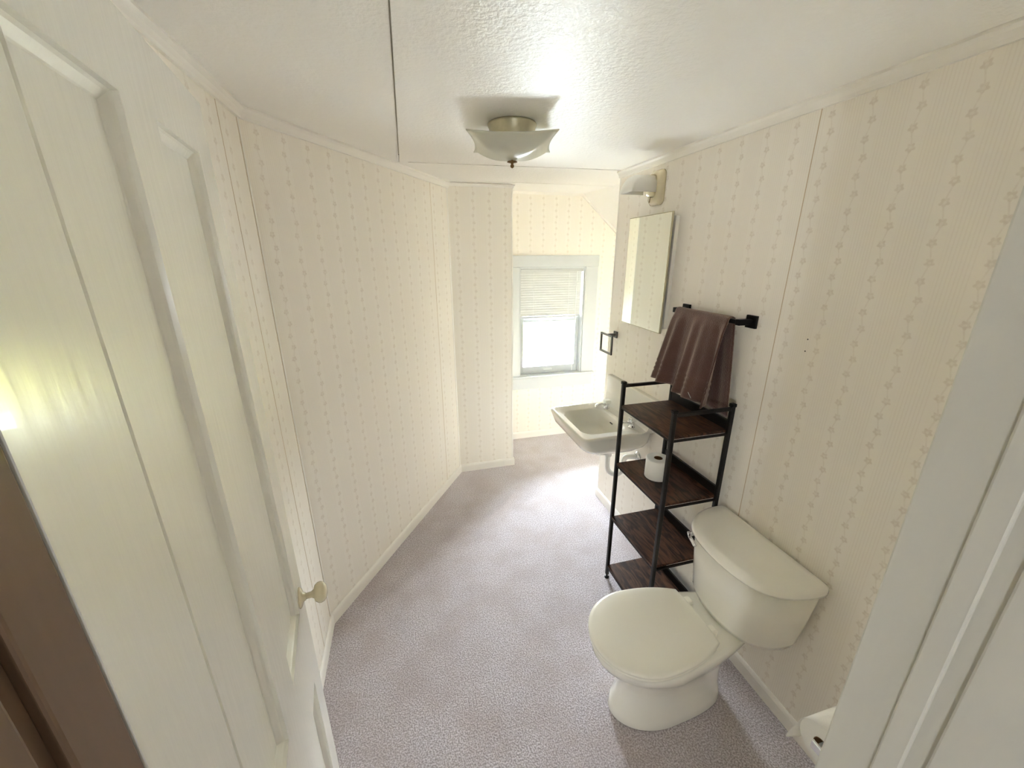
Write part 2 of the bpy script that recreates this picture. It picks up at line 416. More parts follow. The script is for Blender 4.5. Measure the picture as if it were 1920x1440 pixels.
# hall behind the camera with two small openings added to let in fill light
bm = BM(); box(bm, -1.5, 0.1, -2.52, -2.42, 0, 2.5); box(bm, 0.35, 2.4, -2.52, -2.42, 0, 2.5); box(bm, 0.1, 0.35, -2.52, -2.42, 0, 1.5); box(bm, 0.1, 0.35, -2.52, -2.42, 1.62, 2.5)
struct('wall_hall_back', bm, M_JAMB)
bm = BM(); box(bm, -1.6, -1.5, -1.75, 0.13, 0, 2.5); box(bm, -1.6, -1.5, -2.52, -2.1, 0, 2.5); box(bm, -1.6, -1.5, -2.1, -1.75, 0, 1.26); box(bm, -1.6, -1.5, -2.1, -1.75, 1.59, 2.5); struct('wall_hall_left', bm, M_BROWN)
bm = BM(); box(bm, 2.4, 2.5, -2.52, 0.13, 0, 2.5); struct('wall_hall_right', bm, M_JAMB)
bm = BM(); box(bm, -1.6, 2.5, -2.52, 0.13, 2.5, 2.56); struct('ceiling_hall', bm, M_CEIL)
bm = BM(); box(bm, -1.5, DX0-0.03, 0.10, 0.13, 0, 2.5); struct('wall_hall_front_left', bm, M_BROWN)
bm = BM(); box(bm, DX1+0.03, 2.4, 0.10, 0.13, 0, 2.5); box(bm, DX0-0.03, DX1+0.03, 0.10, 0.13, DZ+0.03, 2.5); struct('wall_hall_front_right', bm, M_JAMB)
bm = BM(); box(bm, -1.6, 2.5, -2.52, -2.5, -0.06, 0.0); box(bm, -1.6, BX-1.0, -2.52, 0.13, -0.06, 0); box(bm, XA+0.1, 2.5, -2.52, 0.13, -0.06, 0); struct('floor_hall', bm, M_CARPET)

# door jambs: rebate, stop, groove, casing
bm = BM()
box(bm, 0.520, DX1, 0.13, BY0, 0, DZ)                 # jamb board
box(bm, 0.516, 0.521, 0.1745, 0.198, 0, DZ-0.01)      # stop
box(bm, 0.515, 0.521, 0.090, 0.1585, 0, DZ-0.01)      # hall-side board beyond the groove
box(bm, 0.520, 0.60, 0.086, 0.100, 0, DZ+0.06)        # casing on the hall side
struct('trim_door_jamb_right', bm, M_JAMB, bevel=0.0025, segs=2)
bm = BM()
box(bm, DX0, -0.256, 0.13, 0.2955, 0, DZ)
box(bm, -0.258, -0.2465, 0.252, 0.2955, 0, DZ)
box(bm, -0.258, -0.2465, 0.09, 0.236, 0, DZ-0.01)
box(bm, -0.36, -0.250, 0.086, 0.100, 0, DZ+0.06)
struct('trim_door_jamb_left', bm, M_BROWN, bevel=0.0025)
bm = BM(); box(bm, DX0, DX1, 0.13, BY0, DZ-0.012, DZ); struct('trim_door_head', bm, M_JAMB)

# wallpaper panel seams
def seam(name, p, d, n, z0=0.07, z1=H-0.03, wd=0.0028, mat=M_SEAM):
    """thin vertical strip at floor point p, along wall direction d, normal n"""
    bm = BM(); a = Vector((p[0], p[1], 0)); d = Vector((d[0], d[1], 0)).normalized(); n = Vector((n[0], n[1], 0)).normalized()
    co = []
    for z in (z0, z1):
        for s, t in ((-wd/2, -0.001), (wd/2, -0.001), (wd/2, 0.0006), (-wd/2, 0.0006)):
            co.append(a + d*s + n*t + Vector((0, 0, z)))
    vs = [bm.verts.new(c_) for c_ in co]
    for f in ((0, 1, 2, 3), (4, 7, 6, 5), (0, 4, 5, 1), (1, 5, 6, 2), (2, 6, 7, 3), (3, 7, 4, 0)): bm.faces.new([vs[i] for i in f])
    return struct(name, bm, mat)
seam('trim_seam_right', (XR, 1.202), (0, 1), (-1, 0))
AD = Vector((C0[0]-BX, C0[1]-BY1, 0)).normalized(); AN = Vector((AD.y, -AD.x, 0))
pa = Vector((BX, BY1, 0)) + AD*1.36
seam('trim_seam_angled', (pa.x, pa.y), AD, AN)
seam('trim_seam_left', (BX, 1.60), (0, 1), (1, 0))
# narrow corner strips
def strip(name, p, d, n, wd, th, z0=0.07, z1=H-0.03, mat=M_TRIM):
    bm = BM(); a = Vector((p[0], p[1], 0)); d = Vector((d[0], d[1], 0)).normalized(); n = Vector((n[0], n[1], 0)).normalized()
    vs = [bm.verts.new(a + d*s + n*t + Vector((0, 0, z))) for z in (z0, z1) for s, t in ((0, -0.001), (wd, -0.001), (wd, th), (0, th))]
    for f in ((0, 1, 2, 3), (4, 7, 6, 5), (0, 4, 5, 1), (1, 5, 6, 2), (2, 6, 7, 3), (3, 7, 4, 0)): bm.faces.new([vs[i] for i in f])
    return struct(name, bm, mat, bevel=0.0008)
strip('trim_corner_left', (BX, BY1-0.016), (0, 1), (1, 0), 0.014, 0.003)
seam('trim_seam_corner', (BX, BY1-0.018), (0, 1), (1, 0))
strip('trim_corner_angled', tuple(Vector((C0[0], C0[1], 0)) - AD*0.024)[:2], AD, AN, 0.020, 0.003)
strip('trim_corner_box', (C1[0]-0.012, C1[1]), (1, 0), (0, -1), 0.0135, 0.0015)
strip('trim_corner_right', (XR, YE-0.012), (0, 1), (-1, 0), 0.0135, 0.0015)

# baseboards and crown mouldings: profile swept along a polyline of floor points
def sweep(name, pts, prof, mat, closed=False, zfun=None):
    """prof: (offset into the room, z); room lies to the right of the path direction"""
    P = [Vector((p[0], p[1], 0)) for p in pts]; rs = []
    for i, p in enumerate(P):
        if i == 0: t0 = t1 = (P[1]-P[0]).normalized()
        elif i == len(P)-1: t0 = t1 = (P[-1]-P[-2]).normalized()
        else: t0 = (P[i]-P[i-1]).normalized(); t1 = (P[i+1]-P[i]).normalized()
        n0 = Vector((t0.y, -t0.x, 0)); n1 = Vector((t1.y, -t1.x, 0)); m = (n0+n1).normalized(); m /= max(m.dot(n0), 0.2)
        zz = zfun(i) if zfun else 0
        rs.append([p + m*a + Vector((0, 0, z+zz)) for a, z in prof])
    bm = BM(); rings(bm, rs, True, True)
    return struct(name, bm, mat)
BASE = [(0.0, 0.0), (0.012, 0.0), (0.012, 0.056), (0.009, 0.066), (0.004, 0.071), (0.0, 0.071)]
CRN = [(0.0, H+0.001), (0.026, H+0.001), (0.027, H-0.008), (0.018, H-0.016), (0.012, H-0.028), (0.010, H-0.038), (0.0, H-0.038)]
sweep('baseboard_left', [(BX, BY0), (BX, BY1)], BASE, M_TRIM)
sweep('baseboard_angled', [(BX, BY1), C0], BASE, M_TRIM)
sweep('baseboard_corner', [C0, C1, (C1[0], YF)], BASE, M_TRIM)
sweep('baseboard_far', [(C1[0], YF), (XA, YF)], BASE, M_TRIM)
sweep('baseboard_right', [(XR+0.12, YE), (XR, YE), (XR, BY0)], BASE, M_TRIM)
sweep('trim_crown_left', [(BX, BY0), (BX, BY1), C0], CRN, M_TRIM)
CR2 = [(a*0.55, H-(H-z)*0.55) for a, z in CRN]
sweep('trim_crown_corner', [C0, C1, (C1[0], YF)], CR2, M_TRIM, zfun=lambda i: 0.04 if i == 2 else 0)
CR3 = [(a*0.7, HF-(H-z)*0.7) for a, z in CRN]
sweep('trim_crown_far', [(C1[0], YF), (1.655, YF)], CR3, M_TRIM)
sweep('trim_crown_right', [(XR, YE), (XR, BY0)], CRN, M_TRIM)
# moulding down the slope against the far wall
bm = BM()
rs = []
for x in (1.650, 2.3):
    z = slope_z(x, 1.655, HF)
    rs.append([Vector((x, YF, z+0.002)), Vector((x, YF-0.016, z+0.002)), Vector((x, YF-0.012, z-0.03)), Vector((x, YF, z-0.034))])
rings(bm, rs); struct('trim_slope', bm, M_TRIM)

# two tiny holes in the right wall
for (y, z) in ((1.072, 1.560), (1.072, 1.517)):
    bm = BM(); lathe(bm, [(0.0025, -0.0012), (0.0018, 0.0005)], (XR, y, z), 'X', 10)
    o = obj('nail_hole', bm, M_PEN)
    tag(o, ('upper' if z > 1.54 else 'lower')+' of two tiny dark nail holes in the wallpaper right of the towel bar', 'nail hole', 'nail holes in the right wall')

# ------------------------------------------------------------------ window
win = empty('window_1', (0, 0, 0)); win['kind'] = 'structure'
bm = BM()
box(bm, 0.958, WX0+0.004, YF-0.018, YF+0.001, WZ0+0.012, WZ1); box(bm, WX1-0.004, 1.848, YF-0.018, YF+0.001, WZ0+0.012, WZ1)
box(bm, 0.958, 1.852, YF-0.020, YF+0.001, WZ1, 1.842)
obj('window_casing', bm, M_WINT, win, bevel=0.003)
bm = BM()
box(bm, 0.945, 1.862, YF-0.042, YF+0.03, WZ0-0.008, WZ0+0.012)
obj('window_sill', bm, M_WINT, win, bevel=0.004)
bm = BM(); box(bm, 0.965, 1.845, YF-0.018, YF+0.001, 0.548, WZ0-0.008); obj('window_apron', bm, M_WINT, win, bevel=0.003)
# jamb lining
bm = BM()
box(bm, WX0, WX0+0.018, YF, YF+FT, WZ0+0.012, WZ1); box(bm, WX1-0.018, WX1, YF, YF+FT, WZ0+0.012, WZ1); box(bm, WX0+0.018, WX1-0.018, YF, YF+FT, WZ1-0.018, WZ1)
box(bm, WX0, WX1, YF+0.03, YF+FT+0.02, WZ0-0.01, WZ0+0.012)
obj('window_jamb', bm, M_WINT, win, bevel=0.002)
def sash(x0, x1, y0, y1, z0, z1, st, rb, rtp):
    bm = BM()
    box(bm, x0, x0+st, y0, y1, z0, z1); box(bm, x1-st, x1, y0, y1, z0, z1)
    box(bm, x0+st, x1-st, y0, y1, z0, z0+rb); box(bm, x0+st, x1-st, y0, y1, z1-rtp, z1)
    s = obj('sash', bm, M_SASH, win, bevel=0.003)
    bm = BM(); box(bm, x0+st-0.003, x1-st+0.003, (y0+y1)/2-0.002, (y0+y1)/2+0.002, z0+rb-0.003, z1-rtp+0.003)
    obj('pane', bm, M_GLASS, s)
    return s
sx0, sx1 = WX0+0.019, WX1-0.019
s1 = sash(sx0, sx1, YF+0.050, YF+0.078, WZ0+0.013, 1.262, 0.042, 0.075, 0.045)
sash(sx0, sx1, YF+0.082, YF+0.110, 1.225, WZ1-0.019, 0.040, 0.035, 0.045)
bm = BM(); box(bm, 1.33, 1.42, YF+0.040, YF+0.051, WZ0+0.048, WZ0+0.060); obj('sash_lift', bm, M_WINT, s1, bevel=0.002)

# mini blind
bl = empty('mini_blind', (1.386, YF+0.022, 1.24))
tag(bl, 'white slatted mini blind lowered over the upper half of the window', 'blind')
O = Vector((1.386, YF+0.022, 1.24))
def lb(bm, *a): return box(bm, a[0]-O.x, a[1]-O.x, a[2]-O.y, a[3]-O.y, a[4]-O.z, a[5]-O.z)
bx0, bx1 = WX0+0.020, WX1-0.032
bm = BM(); lb(bm, bx0, WX1-0.02, YF+0.004, YF+0.038, WZ1-0.045, WZ1-0.019); obj('headrail', bm, M_BLIND, bl, bevel=0.002)
bm = BM()
zt, zb, ns = WZ1-0.060, 1.292, 18
for i in range(ns):
    z = zt - (zt-zb)*i/(ns-1)
    prof = [(-0.0026, -0.0146), (0.0012, -0.0070), (0.0026, 0.0), (0.0022, 0.0070), (0.0030, 0.0146)]
    a = [Vector((bx0-O.x, -p[0], z-O.z+p[1])) for p in prof]; b_ = [Vector((bx1-O.x, -p[0], z-O.z+p[1])) for p in prof]
    th = Vector((0, 0, 0.0007))
    rings(bm, [[*a, *[q+th for q in a[::-1]]], [*b_, *[q+th for q in b_[::-1]]]])
obj('slats', bm, M_SLAT, bl)
bm = BM(); lb(bm, bx0, bx1, YF+0.012, YF+0.032, 1.259, 1.277); obj('bottom_rail', bm, M_BLIND, bl, bevel=0.003)
for xx in (1.20, 1.56):
    bm = BM(); tube(bm, [(xx-O.x, -0.0135, WZ1-0.045-O.z), (xx-O.x, -0.0135, 1.25-O.z)], 0.0009, 6); obj('ladder_cord', bm, M_PLAST, bl)
bm = BM(); tube(bm, [(1.638-O.x, -0.022, WZ1-0.04-O.z), (1.622-O.x, -0.022, 0.70-O.z)], 0.0022, 8); obj('tilt_wand', bm, M_PLAST, bl)

# outside: lawn, drive, tree line (the room is on the upper floor)
bm = BM(); box(bm, -30, 60, 19.5, 60, -3.25, -3.2); o = struct('ground_lawn', bm, M_LAWN)
bm = BM(); box(bm, -30, 60, 4.5, 19.5, -3.25, -3.2); o = struct('ground_drive', bm, M_DRIVE)
bm = BM()
for k in range(26):
    cx_, cy__, rr = random.uniform(-6, 26), random.uniform(27, 34), random.uniform(2.0, 3.4)
    mt = Matrix.Translation((cx_, cy__, -3.2+rr*0.9)) @ Matrix.Diagonal((1, 0.9, random.uniform(1.0, 1.4), 1))
    r_ = bmesh.ops.create_icosphere(bm, subdivisions=3, radius=rr, matrix=mt)
    for v in r_['verts']:
        v.co += Vector((random.uniform(-.3, .3), random.uniform(-.3, .3), random.uniform(-.3, .3)))
o = obj('tree_foliage', bm, M_LEAF)
tag(o, 'pale sunlit tree foliage beyond the lawn, seen through the window', 'trees', kind='stuff')

# ------------------------------------------------------------------ door leaf
hinge = Vector((-0.246, 0.297, 0)); ddir = Vector((-0.1478, 0.9890, 0)); dang = math.atan2(ddir.y, ddir.x)
door = empty('door_1', hinge, dang); door['kind'] = 'structure'
# local: +X along the leaf from the hinge to the free edge, -Y is the room-side face
W_, TK, Z0, Z1 = 0.757, 0.042, 0.012, 2.135
xs = [0, 0.145, 0.343, 0.457, 0.662, W_]
zs = [Z0, 0.20, 0.668, 0.925, 2.03, Z1]
bm = BM()
def fq(a, b_, c_, d_): bm.faces.new([bm.verts.new(p) for p in (a, b_, c_, d_)])
for side in (0, 1):
    y = 0.0 if side == 0 else TK; sg = 1 if side == 0 else -1
    for i in range(5):
        for j in range(5):
            x0, x1, z0, z1 = xs[i], xs[i+1], zs[j], zs[j+1]
            if i in (1, 3) and j in (1, 3):
                prof = [(0.0, 0.0), (0.001, 0.007), (0.004, 0.010), (0.013, 0.0155), (0.015, 0.0175)]
                for (e0, d0), (e1, d1) in zip(prof, prof[1:]):
                    A = [(x0+e0, y+sg*d0, z0+e0), (x1-e0, y+sg*d0, z0+e0), (x1-e0, y+sg*d0, z1-e0), (x0+e0, y+sg*d0, z1-e0)]
                    B = [(x0+e1, y+sg*d1, z0+e1), (x1-e1, y+sg*d1, z0+e1), (x1-e1, y+sg*d1, z1-e1), (x0+e1, y+sg*d1, z1-e1)]
                    for k in range(4): fq(A[k], A[(k+1) % 4], B[(k+1) % 4], B[k])
                e, d = prof[-1]
                fq((x0+e, y+sg*d, z0+e), (x1-e, y+sg*d, z0+e), (x1-e, y+sg*d, z1-e), (x0+e, y+sg*d, z1-e))
            elif i == 0 and j in (1, 3) and side == 0:     # open joint where the left panel moulding meets the stile
                g0, g1 = x1-0.0065, x1-0.0035
                fq((x0, y, z0), (g0, y, z0), (g0, y, z1), (x0, y, z1)); fq((g0, y, z0), (g1, y+0.009, z0), (g1, y+0.009, z1), (g0, y, z1))
                fq((g1, y+0.009, z0), (x1, y, z0), (x1, y, z1), (g1, y+0.009, z1))
            else:
                fq((x0, y, z0), (x1, y, z0), (x1, y, z1), (x0, y, z1))
fq((0, 0, Z0), (0, TK, Z0), (0, TK, Z1), (0, 0, Z1)); fq((W_, 0, Z0), (W_, TK, Z0), (W_, TK, Z1), (W_, 0, Z1))
fq((0, 0, Z0), (W_, 0, Z0), (W_, TK, Z0), (0, TK, Z0)); fq((0, 0, Z1), (W_, 0, Z1), (W_, TK, Z1), (0, TK, Z1))
bmesh.ops.remove_doubles(bm, verts=bm.verts[:], dist=0.0002)
obj('door_leaf', bm, M_DOOR, door)
kx, kz = W_-0.055, 0.941
for sg in (-1,):
    bm = BM(); lathe(bm, [(0.028, 0), (0.028, -0.003), (0.022, -0.007), (0.013, -0.010), (0.010, -0.016)], (kx, 0, kz), 'Y', 28)
    ro = obj('door_knob_rosette', bm, M_KNOB, door, smooth=True)
    bm = BM(); lathe(bm, [(0.008, -0.010), (0.0085, -0.030), (0.012, -0.036), (0.022, -0.040), (0.0275, -0.047), (0.0285, -0.054), (0.026, -0.062), (0.018, -0.068), (0.008, -0.071), (0.001, -0.0715)], (kx, 0, kz), 'Y', 32)
    obj('door_knob', bm, M_KNOB, door, smooth=True, label='cream porcelain door knob')
for z in (0.22, 1.9):
    bm = BM(); lathe(bm, [(0.006, z-0.045), (0.006, z+0.045)], (-0.006, 0.004, 0), 'Z', 12); obj('hinge', bm, M_JAMB, door)

# ------------------------------------------------------------------ ceiling lamp
lx, ly = 0.470, 1.745
lamp = empty('ceiling_lamp', (lx, ly, H)); tag(lamp, 'flush ceiling lamp with square curved frosted glass dish and round metal base', 'ceiling lamp')
lamp.rotation_euler = (0, 0, math.radians(-14.5))
bm = BM(); lathe(bm, [(0.094, 0.0), (0.097, -0.004), (0.097, -0.008), (0.092, -0.018), (0.089, -0.040), (0.092, -0.050), (0.088, -0.055), (0.080, -0.055), (0.080, -0.048), (0.004, -0.046)], (0, 0, 0), 'Z', 48)
obj('lamp_base', bm, M_NICKEL, lamp, smooth=True, label='round aged metal ceiling base')
bm = BM(); lathe(bm, [(0.0045, -0.045), (0.0045, -0.135)], (0, 0, 0), 'Z', 10); obj('rod', bm, M_BRASS, lamp)
# glass dish: square with lifted, pointed corners
bm = BM(); ng = 24; g = []
for i in range(ng+1):
    row = []
    for j in range(ng+1):
        u = -1+2*i/ng; v = -1+2*j/ng
        rr = max(abs(u), abs(v)); r2 = u*u+v*v
        a = 0.168
        pin = 1-0.10*(1-min(abs(u), abs(v))**2)*rr**2
        x, y = u*a*pin, v*a*pin
        z = -0.127 + 0.058*min(1.0, (u**8+v**8)**0.25) + 0.002*r2
        row.append(bm.verts.new((x, y, z)))
    g.append(row)
for i in range(ng):
    for j in range(ng): bm.faces.new((g[i][j], g[i+1][j], g[i+1][j+1], g[i][j+1]))
o = obj('glass_shade', bm, M_FROST, lamp, smooth=True)
s_ = o.modifiers.new('thick', 'SOLIDIFY'); s_.thickness = 0.004
bm = BM(); lathe(bm, [(0.001, -0.129), (0.020, -0.132), (0.021, -0.135), (0.006, -0.138), (0.005, -0.143), (0.008, -0.147), (0.007, -0.153), (0.001, -0.157)], (0, 0, 0), 'Z', 24); obj('finial', bm, M_BRASS, lamp, smooth=True)
for sgn in (-1, 1):
    bm = BM(); tube(bm, [(0.012*sgn, 0, -0.058), (0.034*sgn, 0, -0.068)], 0.013, 12); so = obj('bulb_socket', bm, M_SOCK, lamp)
    bm = BM(); tube(bm, [(0.034*sgn, 0, -0.068), (0.042*sgn, 0, -0.071), (0.056*sgn, 0, -0.076), (0.072*sgn, 0, -0.082), (0.080*sgn, 0, -0.085)], [0.011, 0.015, 0.022, 0.021, 0.010], 16)
    obj('light_bulb', bm, M_BULB, so, smooth=True)
bm = BM(); tube(bm, smoothpath([(0.02, 0.012, -0.05), (0.012, 0.02, -0.075), (-0.004, 0.014, -0.085), (-0.02, 0.01, -0.055)], 5), 0.0025, 6); obj('wire', bm, M_SOCK, lamp)

# ------------------------------------------------------------------ toilet
TY = 1.027
toilet = empty('toilet', (1.0, TY, 0)); tag(toilet, 'white two-piece toilet with closed round lid against the right wall', 'toilet')
def T3(x, y, z): return Vector((x-1.0, y, z))     # y already relative to TY
def outline(xf, xb, w_, wb, z, n=56, nb=3.2, fc=0.52):
    xc = xf + (xb-xf)*fc; out = []
    for k in range(n):
        t = 2*PI*k/n; c_, s_ = math.cos(t), math.sin(t)
        if c_ < 0:
            x = xc + (xc-xf)*c_; y = w_*s_
        else:
            e = 2/nb
            x = xc + (xb-xc)*abs(c_)**e
            ww = w_ + (wb-w_)*min(1, (abs(c_)**e)*1.15)
            y = ww*math.copysign(abs(s_)**e, s_)
        out.append(T3(x, y, z))
    return out
bm = BM()
rs = [outline(0.705, 1.215, 0.122, 0.112, 0.0, fc=0.4), outline(0.700, 1.215, 0.126, 0.114, 0.012, fc=0.4),
      outline(0.708, 1.208, 0.121, 0.108, 0.045, fc=0.4), outline(0.728, 1.200, 0.106, 0.098, 0.10, fc=0.4),
      outline(0.735, 1.200, 0.101, 0.094, 0.16, fc=0.4), outline(0.722, 1.21, 0.110, 0.096, 0.215, fc=0.42),
      outline(0.690, 1.235, 0.135, 0.104, 0.265, fc=0.42), outline(0.648, 1.27, 0.163, 0.115, 0.305, fc=0.40),
      outline(0.618, 1.31, 0.180, 0.124, 0.338, fc=0.38), outline(0.606, 1.33, 0.186, 0.128, 0.365, fc=0.36),
      outline(0.604, 1.335, 0.187, 0.130, 0.385, fc=0.35), outline(0.610, 1.332, 0.183, 0.126, 0.396, fc=0.35), outline(0.625, 1.32, 0.170, 0.116, 0.399, fc=0.35)]
rings(bm, rs)
obj('bowl', bm, M_PORC, toilet, smooth=True)
def egg(xf, xb, w_, z, n=56):
    a = 0.205*(w_/0.19); xc = xf+a; ab = 0.36; out = []
    tb = math.acos(max(-1, min(1, (xb-xc)/ab)))
    pts = []
    m = n//2
    for k in range(m+1):        # front half
        t = PI/2 + PI*k/m
        pts.append((xc+a*math.cos(t), w_*math.sin(t)))
    q = n//4
    for k in range(1, q+1):     # right flank going back
        t = -PI/2 + (PI/2-tb)*k/q
        pts.append((xc+ab*math.cos(t), w_*math.sin(t)))
    for k in range(1, 6):       # back edge
        s_ = -1+2*k/6; pts.append((xb+0.008*(1-s_*s_), w_*math.sin(tb)*s_))
    for k in range(q, 0, -1):
        t = PI/2 - (PI/2-tb)*k/q
        pts.append((xc+ab*math.cos(t), w_*math.sin(t)))
    return [T3(x, y, z) for x, y in pts]
bm = BM()
rings(bm, [egg(0.602, 1.045, 0.184, 0.400), egg(0.598, 1.048, 0.188, 0.403), egg(0.596, 1.048, 0.189, 0.410), egg(0.600, 1.046, 0.185, 0.416)])
obj('seat', bm, M_SEAT, toilet, smooth=True)
bm = BM()
rings(bm, [egg(0.600, 1.055, 0.187, 0.417), egg(0.595, 1.060, 0.191, 0.420), egg(0.594, 1.062, 0.192, 0.428), egg(0.598, 1.060, 0.189, 0.434), egg(0.612, 1.050, 0.180, 0.438), egg(0.66, 1.02, 0.15, 0.441), egg(0.72, 0.98, 0.10, 0.442)])
obj('lid', bm, M_SEAT, toilet, smooth=True)
for s_ in (-1, 1):
    bm = BM(); rs = []
    for z, e in ((0.398, 0), (0.425, 0), (0.432, 0.004), (0.434, 0.008)):
        rs.append([v - Vector((1.0, 0, 0)) for v in rrect(1.050+e, 1.096-e, s_*0.072-0.020+e, s_*0.072+0.020-e, 0.009, z)])
    rings(bm, rs); obj('seat_hinge', bm, M_SEAT, toilet, smooth=False, bevel=0.002)
def tank(xb, xfc, xfe, yw, r, z, n=7):
    """D-shaped plan: flat back, bowed front"""
    pts = []
    # back right -> back left corner
    for cx_, cy_, a0, a1 in ((xb-0.02, yw-0.02, 0, PI/2),):
        for k in range(4): a = a0+(a1-a0)*k/3; pts.append((cx_+0.02*math.cos(a), cy_+0.02*math.sin(a)))
    m = 34
    for k in range(m+1):
        y = yw*math.cos(PI*k/m)
        s_ = abs(y/yw)
        x = xfc + (xfe-xfc)*s_**2.2
        edge = (1-s_**7)
        x = xb-0.03 - (xb-0.03-x)*edge**0.5
        pts.append((x, y))
    for k in range(4): a = 3*PI/2+PI/2*k/3; pts.append((xb-0.02+0.02*math.cos(a), -yw+0.02+0.02*math.sin(a)))
    return [T3(x, y, z) for x, y in pts]
bm = BM()
rings(bm, [tank(1.335, 1.155, 1.21, 0.185, .03, 0.400), tank(1.34, 1.135, 1.20, 0.205, .03, 0.408), tank(1.345, 1.125, 1.19, 0.215, .03, 0.44), tank(1.352, 1.118, 1.185, 0.230, .03, 0.56), tank(1.358, 1.112, 1.18, 0.243, .03, 0.700)])
obj('tank', bm, M_PORC, toilet, smooth=True)
bm = BM()
rings(bm, [tank(1.358, 1.110, 1.178, 0.244, .03, 0.699), tank(1.365, 1.098, 1.168, 0.256, .03, 0.702), tank(1.368, 1.094, 1.163, 0.256, .03, 0.712), tank(1.368, 1.094, 1.163, 0.256, .03, 0.724), tank(1.364, 1.101, 1.170, 0.254, .03, 0.736), tank(1.352, 1.118, 1.185, 0.240, .03, 0.744), tank(1.33, 1.16, 1.22, 0.20, .03, 0.748)])
obj('tank_lid', bm, M_PORC, toilet, smooth=True)
bm = BM(); lathe(bm, [(0.011, 0.0), (0.011, -0.014), (0.009, -0.017)], T3(1.158, 0.188, 0.668), 'X', 16)
fh = obj('flush_lever', bm, M_CHROME, toilet, smooth=True)
bm = BM(); tube(bm, [T3(1.142, 0.196, 0.669), T3(1.128, 0.170, 0.667), T3(1.118, 0.125, 0.662)], [0.0085, 0.0075, 0.0085], 10); obj('lever_arm', bm, M_CHROME, fh, smooth=True)

# ------------------------------------------------------------------ rack
rack = empty('storage_rack', (1.186, 1.493, 0)); tag(rack, 'dark metal and rustic wood four-shelf rack between toilet and sink', 'shelf rack')
RO = Vector((1.186, 1.493, 0))
x0, x1, y0, y1 = 1.043, 1.333, 1.297, 1.702
def rb(bm, *a): return box(bm, a[0]-RO.x, a[1]-RO.x, a[2]-RO.y, a[3]-RO.y, a[4], a[5])
hw = 0.0095
for x in (x0, x1):
    for y in (y0, y1):
        bm = BM(); rb(bm, x-hw, x+hw, y-hw, y+hw, 0.022, 1.228); p = obj('post', bm, M_RACK, rack, bevel=0.004, segs=3)
        bm = BM(); lathe(bm, [(0.014, 0.0), (0.014, 0.006), (0.006, 0.009), (0.005, 0.024)], (x-RO.x, y-RO.y, 0), 'Z', 16); obj('leveling_foot', bm, M_BLACK, p)
        bm = BM(); rb(bm, x-hw-0.002, x+hw+0.002, y-hw-0.002, y+hw+0.002, 1.222, 1.238); obj('post_cap', bm, M_BLACK, p, bevel=0.003)
for y in (y0, y1):
    bm = BM(); rb(bm, x0+hw, x1-hw, y-0.007, y+0.007, 1.206, 1.222); obj('top_rail', bm, M_RACK, rack, bevel=0.002)
for z in (1.112, 0.778, 0.437, 0.095):
    bm = BM(); rb(bm, x0-0.006, x1+0.006, y0+hw*0.5, y1-hw*0.5, z-0.013, z); sh = obj('shelf', bm, M_WOOD, rack, bevel=0.0015)
    bm = BM(); rb(bm, x0-0.007, x0+0.004, y0+hw, y1-hw, z-0.020, z-0.0135); rb(bm, x0+hw, x1-hw, y0-0.006, y0+0.004, z-0.022, z-0.0135); rb(bm, x0+hw, x1-hw, y1-0.004, y1+0.006, z-0.022, z-0.0135)
    obj('shelf_frame', bm, M_RACK, sh)
    bm = BM(); rb(bm, x1-0.006, x1+0.006, y0+hw, y1-hw, z+0.0005, z+0.045); obj('back_rail', bm, M_RACK, rack, bevel=0.0015)

# toilet roll on the second shelf
tx, ty, tz = 1.162, 1.520, 0.7785
tr_ = empty('toilet_paper_roll', (tx, ty, tz)); tag(tr_, 'white toilet paper roll standing upright on the second shelf of the rack', 'toilet paper')
bm = BM(); R_, r_ = 0.058, 0.021
lathe(bm, [(r_, 0.0), (R_-0.003, 0.0), (R_, 0.003), (R_, 0.102), (R_-0.003, 0.105), (r_+0.001, 0.105), (r_, 0.104), (r_, 0.0)], (0, 0, 0), 'Z', 48, False, False)
obj('paper', bm, M_PAPER, tr_, smooth=False, bevel=0)
bm = BM(); lathe(bm, [(r_-0.0005, 0.001), (r_-0.0005, 0.1035), (r_-0.002, 0.1035), (r_-0.002, 0.001), (r_-0.0005, 0.001)], (0, 0, 0), 'Z', 32, False, False); obj('cardboard_core', bm, M_CORE, tr_, label='brown cardboard core')

